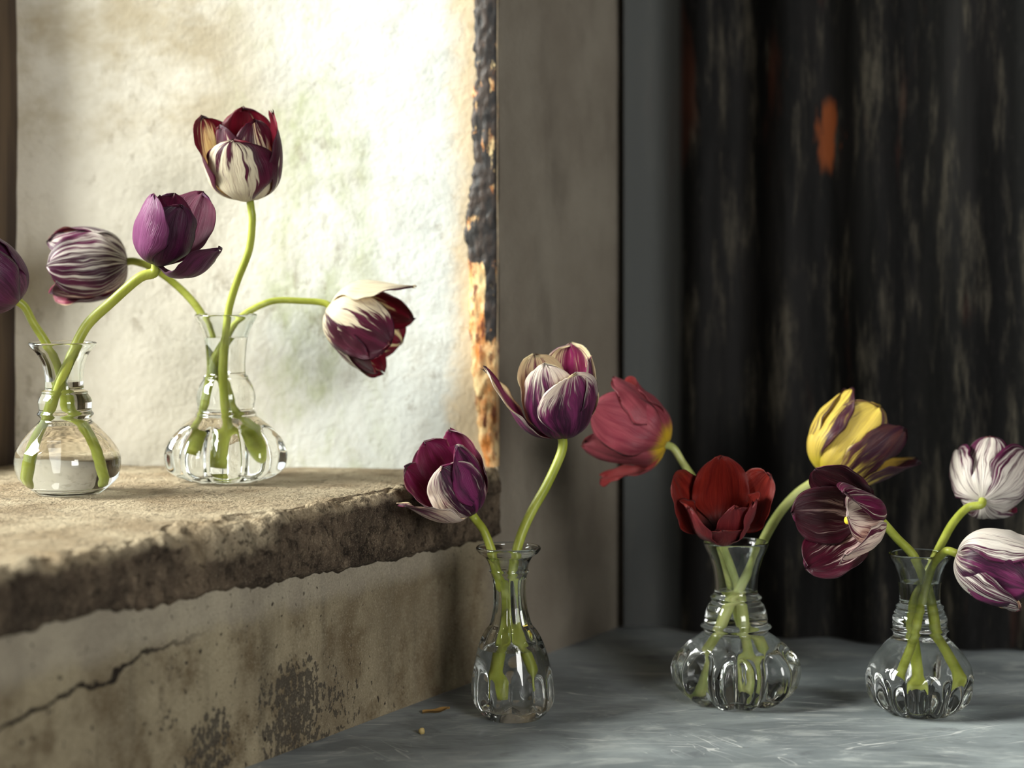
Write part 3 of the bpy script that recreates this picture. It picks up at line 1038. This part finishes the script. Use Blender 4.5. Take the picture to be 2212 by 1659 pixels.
m_vio_i = mat_petal('petal_violet_inside', srgb(236, 220, 170), srgb(104, 16, 54), srgb(152, 42, 102), amp=(0.22, 0.18), soft=0.1, trans=0.3)
m_pink_o = mat_petal('petal_rose_outside', srgb(182, 92, 100), srgb(128, 44, 62), srgb(160, 64, 80), base=srgb(222, 186, 40), amp=(0.14, 0.1), soft=0.3, trans=0.38)
m_pink_i = mat_petal('petal_rose_inside', srgb(170, 60, 60), srgb(120, 24, 32), srgb(150, 40, 44), amp=(0.14, 0.1), soft=0.3)
m_red_o = mat_petal('petal_red_outside', srgb(146, 54, 54), srgb(96, 22, 30), srgb(116, 40, 54), amp=(0.14, 0.1), soft=0.3, trans=0.38)
m_red_i = mat_petal('petal_red_inside', srgb(150, 44, 30), srgb(84, 9, 11), srgb(112, 20, 18), base=srgb(46, 14, 14), amp=(0.14, 0.1), soft=0.3, trans=0.3)
m_yel_o = mat_petal('petal_yellow_outside', srgb(240, 214, 96), srgb(62, 24, 46), srgb(150, 92, 70), base=srgb(244, 222, 70), amp=(0.38, 0.22), soft=0.16, mid_amt=0.3, trans=0.38)
m_yel_i = mat_petal('petal_yellow_inside', srgb(226, 190, 80), srgb(52, 16, 34), srgb(110, 40, 50), amp=(0.26, 0.16), soft=0.14)
m_mar_o = mat_petal('petal_white_maroon_outside', srgb(236, 222, 204), srgb(76, 12, 42), srgb(140, 44, 92), amp=(0.34, 0.24), soft=0.12, stretch=(1.0, 7.0))
m_mar_i = mat_petal('petal_maroon_inside', srgb(226, 196, 190), srgb(52, 5, 22), srgb(88, 8, 40), amp=(0.2, 0.2), soft=0.1, stretch=(0.8, 7.0), trans=0.3, rough=0.4)


def six(fl, azs=(0, 60, 120, 180, 240, 300), over=None, **kw):
    out = []
    for k, a in enumerate(azs):
        d = dict(az=a, fl=fl, rs=1.05 if k % 2 == 0 else 0.94)
        d.update(kw)
        if over and k in over:
            d.update(over[k])
        out.append(d)
    return out


# --- vase 1 (plum pair)
tulip('dark plum tulip cut off by the photo edge beside the brown window frame', (40, 652, 1.50), (-0.72, 0.66, 0.2), 205,
      six((0.55, 0.1, 0.0, 0.1, 0.0), over={0: dict(open=6), 3: dict(open=10)}),
      [m_dark_o, m_dark_i], [(72, 698, 1.5), (98, 738, 1.5), (124, 790, 1.503), (138, 850, 1.505), (155, 910, 1.505), (185, 965, 1.50), (212, 1032, 1.495)], 9.5, seed=2.1)
tulip('glossy plum tulip with one petal fallen open, in the round bellied vase', (338, 572, 1.49), (0.32, 0.93, 0.12), 185,
      [dict(az=-48, fl=(0.15, 0.2, 0.1, 0.4, 0.1), open=0, rs=1.05, w=0.42),
       dict(az=22, fl=(0.9, 0, 0, 0, 0), open=-2, rs=0.92, len=0.98, w=0.40),
       dict(az=66, fl=(0.6, 0.1, 0, 0.1, 0), th=(-28, 22, 76, 50), rs=1.0, len=1.02, w=0.34, roll=-0.03),
       dict(az=158, fl=(0.5, 0, 0, 0, 0), open=10, rs=1.0, len=1.16, w=0.42, point=6),
       dict(az=200, fl=(0.6, 0, 0, 0, 0), open=0, rs=0.9),
       dict(az=262, fl=(0.5, 0, 0, 0, 0), open=-4, rs=0.84, len=0.95)],
      [m_dark_o, m_dark_i], [(300, 601, 1.49), (238, 655, 1.49), (190, 700, 1.488), (163, 748, 1.485), (143, 795, 1.484), (125, 840, 1.485), (113, 880, 1.487), (92, 950, 1.49), (76, 1035, 1.492)], 11.5, seed=4.3)

# --- vase 2
tulip('white and plum striped tulip nodding sideways over the plum ones', (275, 566, 1.60), (-1, -0.06, 0.12), 205,
      six((0.58, 0.05, 0.1, -0.05, 0.0), th=(-4, 72, 94, 112), over={3: dict(open=6, tip=-4)}), [m_str_o, m_str_i],
      [(335, 582, 1.60), (392, 626, 1.598), (434, 676, 1.593), (457, 735, 1.588), (478, 810, 1.584), (505, 900, 1.582), (545, 960, 1.58), (575, 1000, 1.578)], 8.5, seed=5.7)
tulip('upright cream tulip with deep crimson flames, tallest on the sill', (540, 432, 1.55), (-0.10, 1, 0.22), 222,
      [dict(az=-10, fl=(0.28, 0.5, 0.3, -0.1, 0.25), open=0, rs=1.17, len=0.80, w=0.46, point=6),
       dict(az=48, fl=(0.35, 0.3, 0.3, -0.25, 0.1), open=-6, rs=0.88, len=0.98, w=0.36),
       dict(az=98, fl=(0.75, 0.2, 0.2, -0.5, 0), open=0, rs=0.98, len=1.04, w=0.33, point=3),
       dict(az=178, fl=(0.3, 0.25, 0.5, -0.2, 0), open=0, rs=0.92, len=1.07, w=0.36),
       dict(az=248, fl=(0.2, 0.35, 0.45, -0.2, 0), open=6, rs=1.0, len=1.05, w=0.42, point=6),
       dict(az=-50, fl=(0.3, 0.3, 0.4, -0.2, 0), open=-4, rs=0.86, len=0.95, w=0.34)],
      [m_rem_o, m_rem_i], [(545, 478, 1.552), (538, 540, 1.556), (512, 608, 1.562), (494, 670, 1.567), (486, 740, 1.570), (483, 810, 1.572), (488, 890, 1.574), (494, 1000, 1.576)], 8.5, seed=7.9)
tulip('cream and maroon tulip bowing towards the tarred edge', (712, 662, 1.60), (0.84, -0.46, 0.12), 208,
      [dict(az=2, fl=(0.5, 0.15, 0.5, -0.45, 0.3), open=4, rs=1.05, w=0.38),
       dict(az=62, fl=(0.6, 0.2, 0.3, -0.4, 0), open=8, rs=0.97, w=0.34),
       dict(az=118, fl=(0.3, 0.2, 0.45, -0.3, 0), open=6, rs=1.0),
       dict(az=180, fl=(0.3, 0.2, 0.3, -0.2, 0), open=14, rs=0.95),
       dict(az=284, fl=(-0.1, 0.2, 0.45, -0.3, 0.2), open=26, tip=4, rs=1.02, w=0.36, point=3),
       dict(az=232, fl=(0.45, 0.2, 0.4, -0.2, 0), open=6, rs=0.98)],
      [m_rem_o, m_rem_i], [(650, 650, 1.60), (592, 650, 1.598), (546, 668, 1.594), (514, 692, 1.59), (492, 725, 1.586), (474, 775, 1.582), (462, 830, 1.578), (445, 900, 1.574), (415, 985, 1.57)], 7.5, seed=9.1)

# --- vase 3
tulip('half open purple and cream tulip leaning over the sill end', (1018, 1108, 1.50), (-0.52, 0.82, 0.22), 192,
      [dict(az=8, fl=(0.85, -0.4, -0.1, 0.0, 0.2), open=2, rs=1.05, len=0.92, w=0.40),
       dict(az=60, fl=(0.75, -0.2, 0, 0.1, -0.3), open=2, rs=0.98, len=1.0, w=0.38),
       dict(az=130, fl=(0.8, -0.2, 0.0, 0, 0), open=4, rs=1.0, len=1.1),
       dict(az=185, fl=(0.8, -0.2, 0, 0, 0), open=4, rs=0.95, len=1.1),
       dict(az=240, fl=(0.75, -0.3, 0.1, 0, 0), open=8, rs=0.98, len=1.02),
       dict(az=298, fl=(0.3, -0.2, 0.5, 0.2, 0), open=30, tip=26, rs=1.0, len=0.95, w=0.34)],
      [m_vio_o, m_vio_i], [(1046, 1148, 1.497), (1064, 1195, 1.495), (1078, 1245, 1.495), (1098, 1310, 1.497), (1118, 1380, 1.498), (1138, 1440, 1.498), (1150, 1490, 1.497)], 9.5, seed=11.3)
tulip('large violet tulip with one petal flared out, on a bent pale stem', (1214, 945, 1.515), (-0.10, 1, 0.12), 218,
      [dict(az=30, fl=(1.05, -0.3, -0.62, 0.2, 0.1), open=6, rs=1.10, len=0.86, w=0.42, point=5.5),
       dict(az=-22, fl=(0.95, -0.3, -0.55, 0.2, -0.15), open=-2, rs=0.93, len=0.98, w=0.38),
       dict(az=92, fl=(0.9, -0.2, -0.2, 0.3, 0), open=4, rs=1.0, len=0.96, w=0.38),
       dict(az=150, fl=(0.6, -0.3, 0.1, 0.2, 0), open=2, rs=0.98, len=1.08),
       dict(az=215, fl=(0.45, -0.3, 0.0, 0.3, 0), open=2, rs=0.96, len=1.0),
       dict(az=-92, fl=(0.8, -0.6, -0.1, 0.5, 0), open=22, tip=28, rs=1.04, len=1.08, w=0.30, point=2.2)],
      [m_vio_o, m_vio_i], [(1208, 990, 1.515), (1180, 1050, 1.513), (1146, 1110, 1.51), (1123, 1165, 1.506), (1110, 1220, 1.503), (1100, 1290, 1.501), (1092, 1360, 1.50), (1083, 1430, 1.50), (1074, 1505, 1.502)], 10.5, seed=13.7)

# --- vase 4
tulip('dusty rose tulip turned away, yellow at its base', (1440, 962, 1.60), (-0.82, 0.34, -0.30), 205,
      [dict(az=10, fl=(0.55, 0, 0, 0, 0), open=8, ripple=0.034, rs=1.05, w=0.36),
       dict(az=-60, fl=(0.45, 0, 0, 0, 0), open=8, ripple=0.034, rs=0.96, w=0.36),
       dict(az=75, fl=(0.5, 0, 0, 0, 0), open=12, ripple=0.034, rs=1.0),
       dict(az=-118, fl=(0.4, 0, 0, 0, 0), open=38, ripple=0.034, rs=1.04, w=0.24, len=0.95),
       dict(az=180, fl=(0.5, 0, 0, 0, 0), open=14, ripple=0.034, rs=0.95),
       dict(az=130, fl=(0.5, 0, 0, 0, 0), open=16, ripple=0.034, rs=1.0)],
      [m_pink_o, m_pink_i], [(1475, 1000, 1.597), (1502, 1040, 1.59), (1524, 1090, 1.58), (1548, 1160, 1.567), (1566, 1220, 1.562), (1582, 1285, 1.562), (1600, 1350, 1.565), (1625, 1420, 1.568), (1645, 1480, 1.565)], 8.5, M_STEM_PALE, seed=15.1)
tulip('open brick red tulip facing forward at the wide vase rim', (1556, 1152, 1.54), (-0.02, 0.72, 0.70), 178,
      [dict(az=-6, fl=(0.5, 0, 0, 0, 0), open=14, tip=14, ripple=0.034, rs=1.10, len=0.74, w=0.44),
       dict(az=24, fl=(0.5, 0, 0, 0, 0), open=0, ripple=0.034, rs=0.88, len=1.04, w=0.34, point=3),
       dict(az=68, fl=(0.5, 0, 0, 0, 0), open=8, ripple=0.034, rs=0.98, len=1.0, w=0.36),
       dict(az=112, fl=(0.5, 0, 0, 0, 0), open=22, ripple=0.034, rs=1.04, len=1.06, w=0.40),
       dict(az=178, fl=(0.5, 0, 0, 0, 0), open=22, ripple=0.02, rs=0.88, len=1.08, w=0.42, point=4),
       dict(az=248, fl=(0.5, 0, 0, 0, 0), open=22, ripple=0.034, rs=1.04, len=1.08, w=0.40),
       dict(az=-66, fl=(0.5, 0, 0, 0, 0), open=14, ripple=0.034, rs=1.0, len=0.95, w=0.38)],
      [m_red_o, m_red_i], [(1562, 1180, 1.548), (1576, 1215, 1.553), (1592, 1265, 1.557), (1600, 1330, 1.557), (1606, 1400, 1.556), (1618, 1480, 1.552)], 8.5, M_STEM_PALE, seed=17.9)
tulip('yellow tulip with smoky purple flames on an arching pale stem', (1778, 1022, 1.60), (0.66, 0.72, -0.18), 225,
      [dict(az=-75, fl=(0.22, 0.2, 0.05, -0.2, 0.45), open=2, rs=1.06, w=0.32, len=0.98),
       dict(az=-12, fl=(0.38, 0.5, -0.15, -0.3, 0.2), open=2, rs=0.96, w=0.34, len=0.98),
       dict(az=45, fl=(0.75, 0.2, 0.3, -0.5, 0.1), open=6, rs=1.0, w=0.34),
       dict(az=98, fl=(0.5, -0.1, 0.35, -0.4, -0.35), open=24, rs=1.03, w=0.40, len=1.02),
       dict(az=170, fl=(0.5, 0.2, 0, -0.3, 0), open=6, rs=0.95),
       dict(az=235, fl=(0.4, 0.2, 0, -0.3, 0), open=4, rs=1.0)],
      [m_yel_o, m_yel_i], [(1722, 1066, 1.597), (1684, 1108, 1.59), (1654, 1158, 1.576), (1626, 1218, 1.562), (1596, 1275, 1.552), (1572, 1325, 1.546), (1550, 1385, 1.544), (1525, 1440, 1.545), (1506, 1492, 1.548)], 10.5, M_STEM_PALE, seed=19.3)

# --- vase 5
tulip('wide open dark maroon tulip showing its yellow pistil', (1888, 1122, 1.50), (-0.70, 0.06, 0.60), 190,
      [dict(az=22, fl=(0.35, 0.1, 0.1, 0.1, 0), open=-8, rs=1.0, w=0.40, len=0.82),
       dict(az=60, fl=(0.6, 0.1, 0.1, 0, 0), open=6, rs=1.0, w=0.34, len=1.0),
       dict(az=118, fl=(0.7, 0.1, 0.1, 0, 0), open=24, rs=1.05, w=0.38, len=1.0),
       dict(az=180, fl=(0.6, 0.1, 0.2, 0, 0), open=26, rs=1.0, w=0.38),
       dict(az=240, fl=(0.42, 0.3, 0.4, 0, 0), open=30, rs=1.05, w=0.40),
       dict(az=312, fl=(0.3, 0.1, 0.2, 0, 0), open=12, rs=0.98, w=0.38)],
      [m_mar_o, m_mar_i], [(1938, 1163, 1.51), (1973, 1200, 1.513), (1994, 1248, 1.513), (2008, 1310, 1.512), (2016, 1370, 1.512), (2035, 1425, 1.514), (2055, 1475, 1.515)], 10, None, True, seed=21.7)
tulip('white tulip veined with purple seen from behind above the last vase', (2122, 1082, 1.56), (0.36, 0.38, -0.80), 178,
      six((0.35, 0.45, 0.1, -0.1, 0.0), (10, 70, 130, 190, 250, 310), dict(), w=0.34, open=16), [m_str_o, m_str_i],
      [(2090, 1097, 1.555), (2060, 1128, 1.547), (2036, 1170, 1.538), (2014, 1215, 1.53), (1992, 1262, 1.526), (1980, 1310, 1.523), (1976, 1380, 1.522), (1985, 1480, 1.52)], 9, seed=23.3)
tulip('low hanging white and purple tulip beside the last vase rim', (2066, 1196, 1.47), (0.90, -0.30, 0.22), 200,
      [dict(az=14, fl=(0.9, 0.1, 0.1, -0.5, 0), open=2, rs=1.04, w=0.42, mats=[m_vio_o, m_dark_i]),
       dict(az=60, fl=(0.4, 0.1, 0.1, -0.1, 0), open=4, rs=1.02, w=0.32),
       dict(az=120, fl=(0.1, 0.25, 0.0, 0, 0), open=2, rs=1.04, w=0.34),
       dict(az=180, fl=(0.4, 0.1, 0.1, 0, 0), open=2, rs=0.95),
       dict(az=240, fl=(0.4, 0.1, 0.1, 0, 0), open=2, rs=1.0),
       dict(az=300, fl=(0.2, 0.2, 0.1, 0, 0.2), open=4, rs=1.06, w=0.34)],
      [m_str_o, m_str_i], [(2036, 1197, 1.485), (2014, 1222, 1.50), (1998, 1270, 1.506), (1986, 1325, 1.508), (1972, 1395, 1.507), (1950, 1465, 1.505)], 9, seed=25.9)

# ------------------------------------------------------------------ crumbs on the table
M_DRY = flat('dried_petal', srgb(150, 116, 62), 0.7)
vs = []
for i in range(13):
    t = i / 12
    for j in range(5):
        q = (j - 2) / 2
        w = 0.0042 * math.sin(math.pi * (0.06 + 0.9 * t)) ** 0.8
        vs.append((0.020 * (t - 0.5), q * w, 0.0010 + 0.0012 * q * q + 0.0022 * t * t + 0.0004 * math.sin(9 * t + q)))
fs = grid_faces(13, 5)
nb = len(vs)
vs += [(x, y, z - 0.0006) for x, y, z in vs]
fs += [tuple(nb + w for w in f[::-1]) for f in grid_faces(13, 5)]
zp = 1543.5 / (1541 - HOR)
o = mesh_obj('dried_petal', vs, fs, M_DRY)
o.location = P(942, 1541, zp)
o.location.z = 0.0
o.rotation_euler = (0, 0, 0.2)
tag(o, 'small dried brown petal lying on the table left of the slim vase', 'petal')
vs, fs = [], []
for i in range(9):
    for j in range(12):
        a, b = math.pi * i / 8, 2 * math.pi * j / 12
        k = 1 + 0.25 * noise.noise(Vector((i, j, 3)) * 0.6)
        vs.append((0.0022 * k * math.sin(a) * math.cos(b), 0.0018 * k * math.sin(a) * math.sin(b), 0.0022 + 0.0024 * k * math.cos(a)))
o = mesh_obj('seed_husk', vs, grid_faces(9, 12, True), flat('husk_tan', srgb(170, 150, 96), 0.7))
zp = 1543.5 / (1586 - HOR)
o.location = P(911, 1586, zp)
o.location.z = 0.0
tag(o, 'tiny tan seed husk on the table nearest the viewer', 'husk')
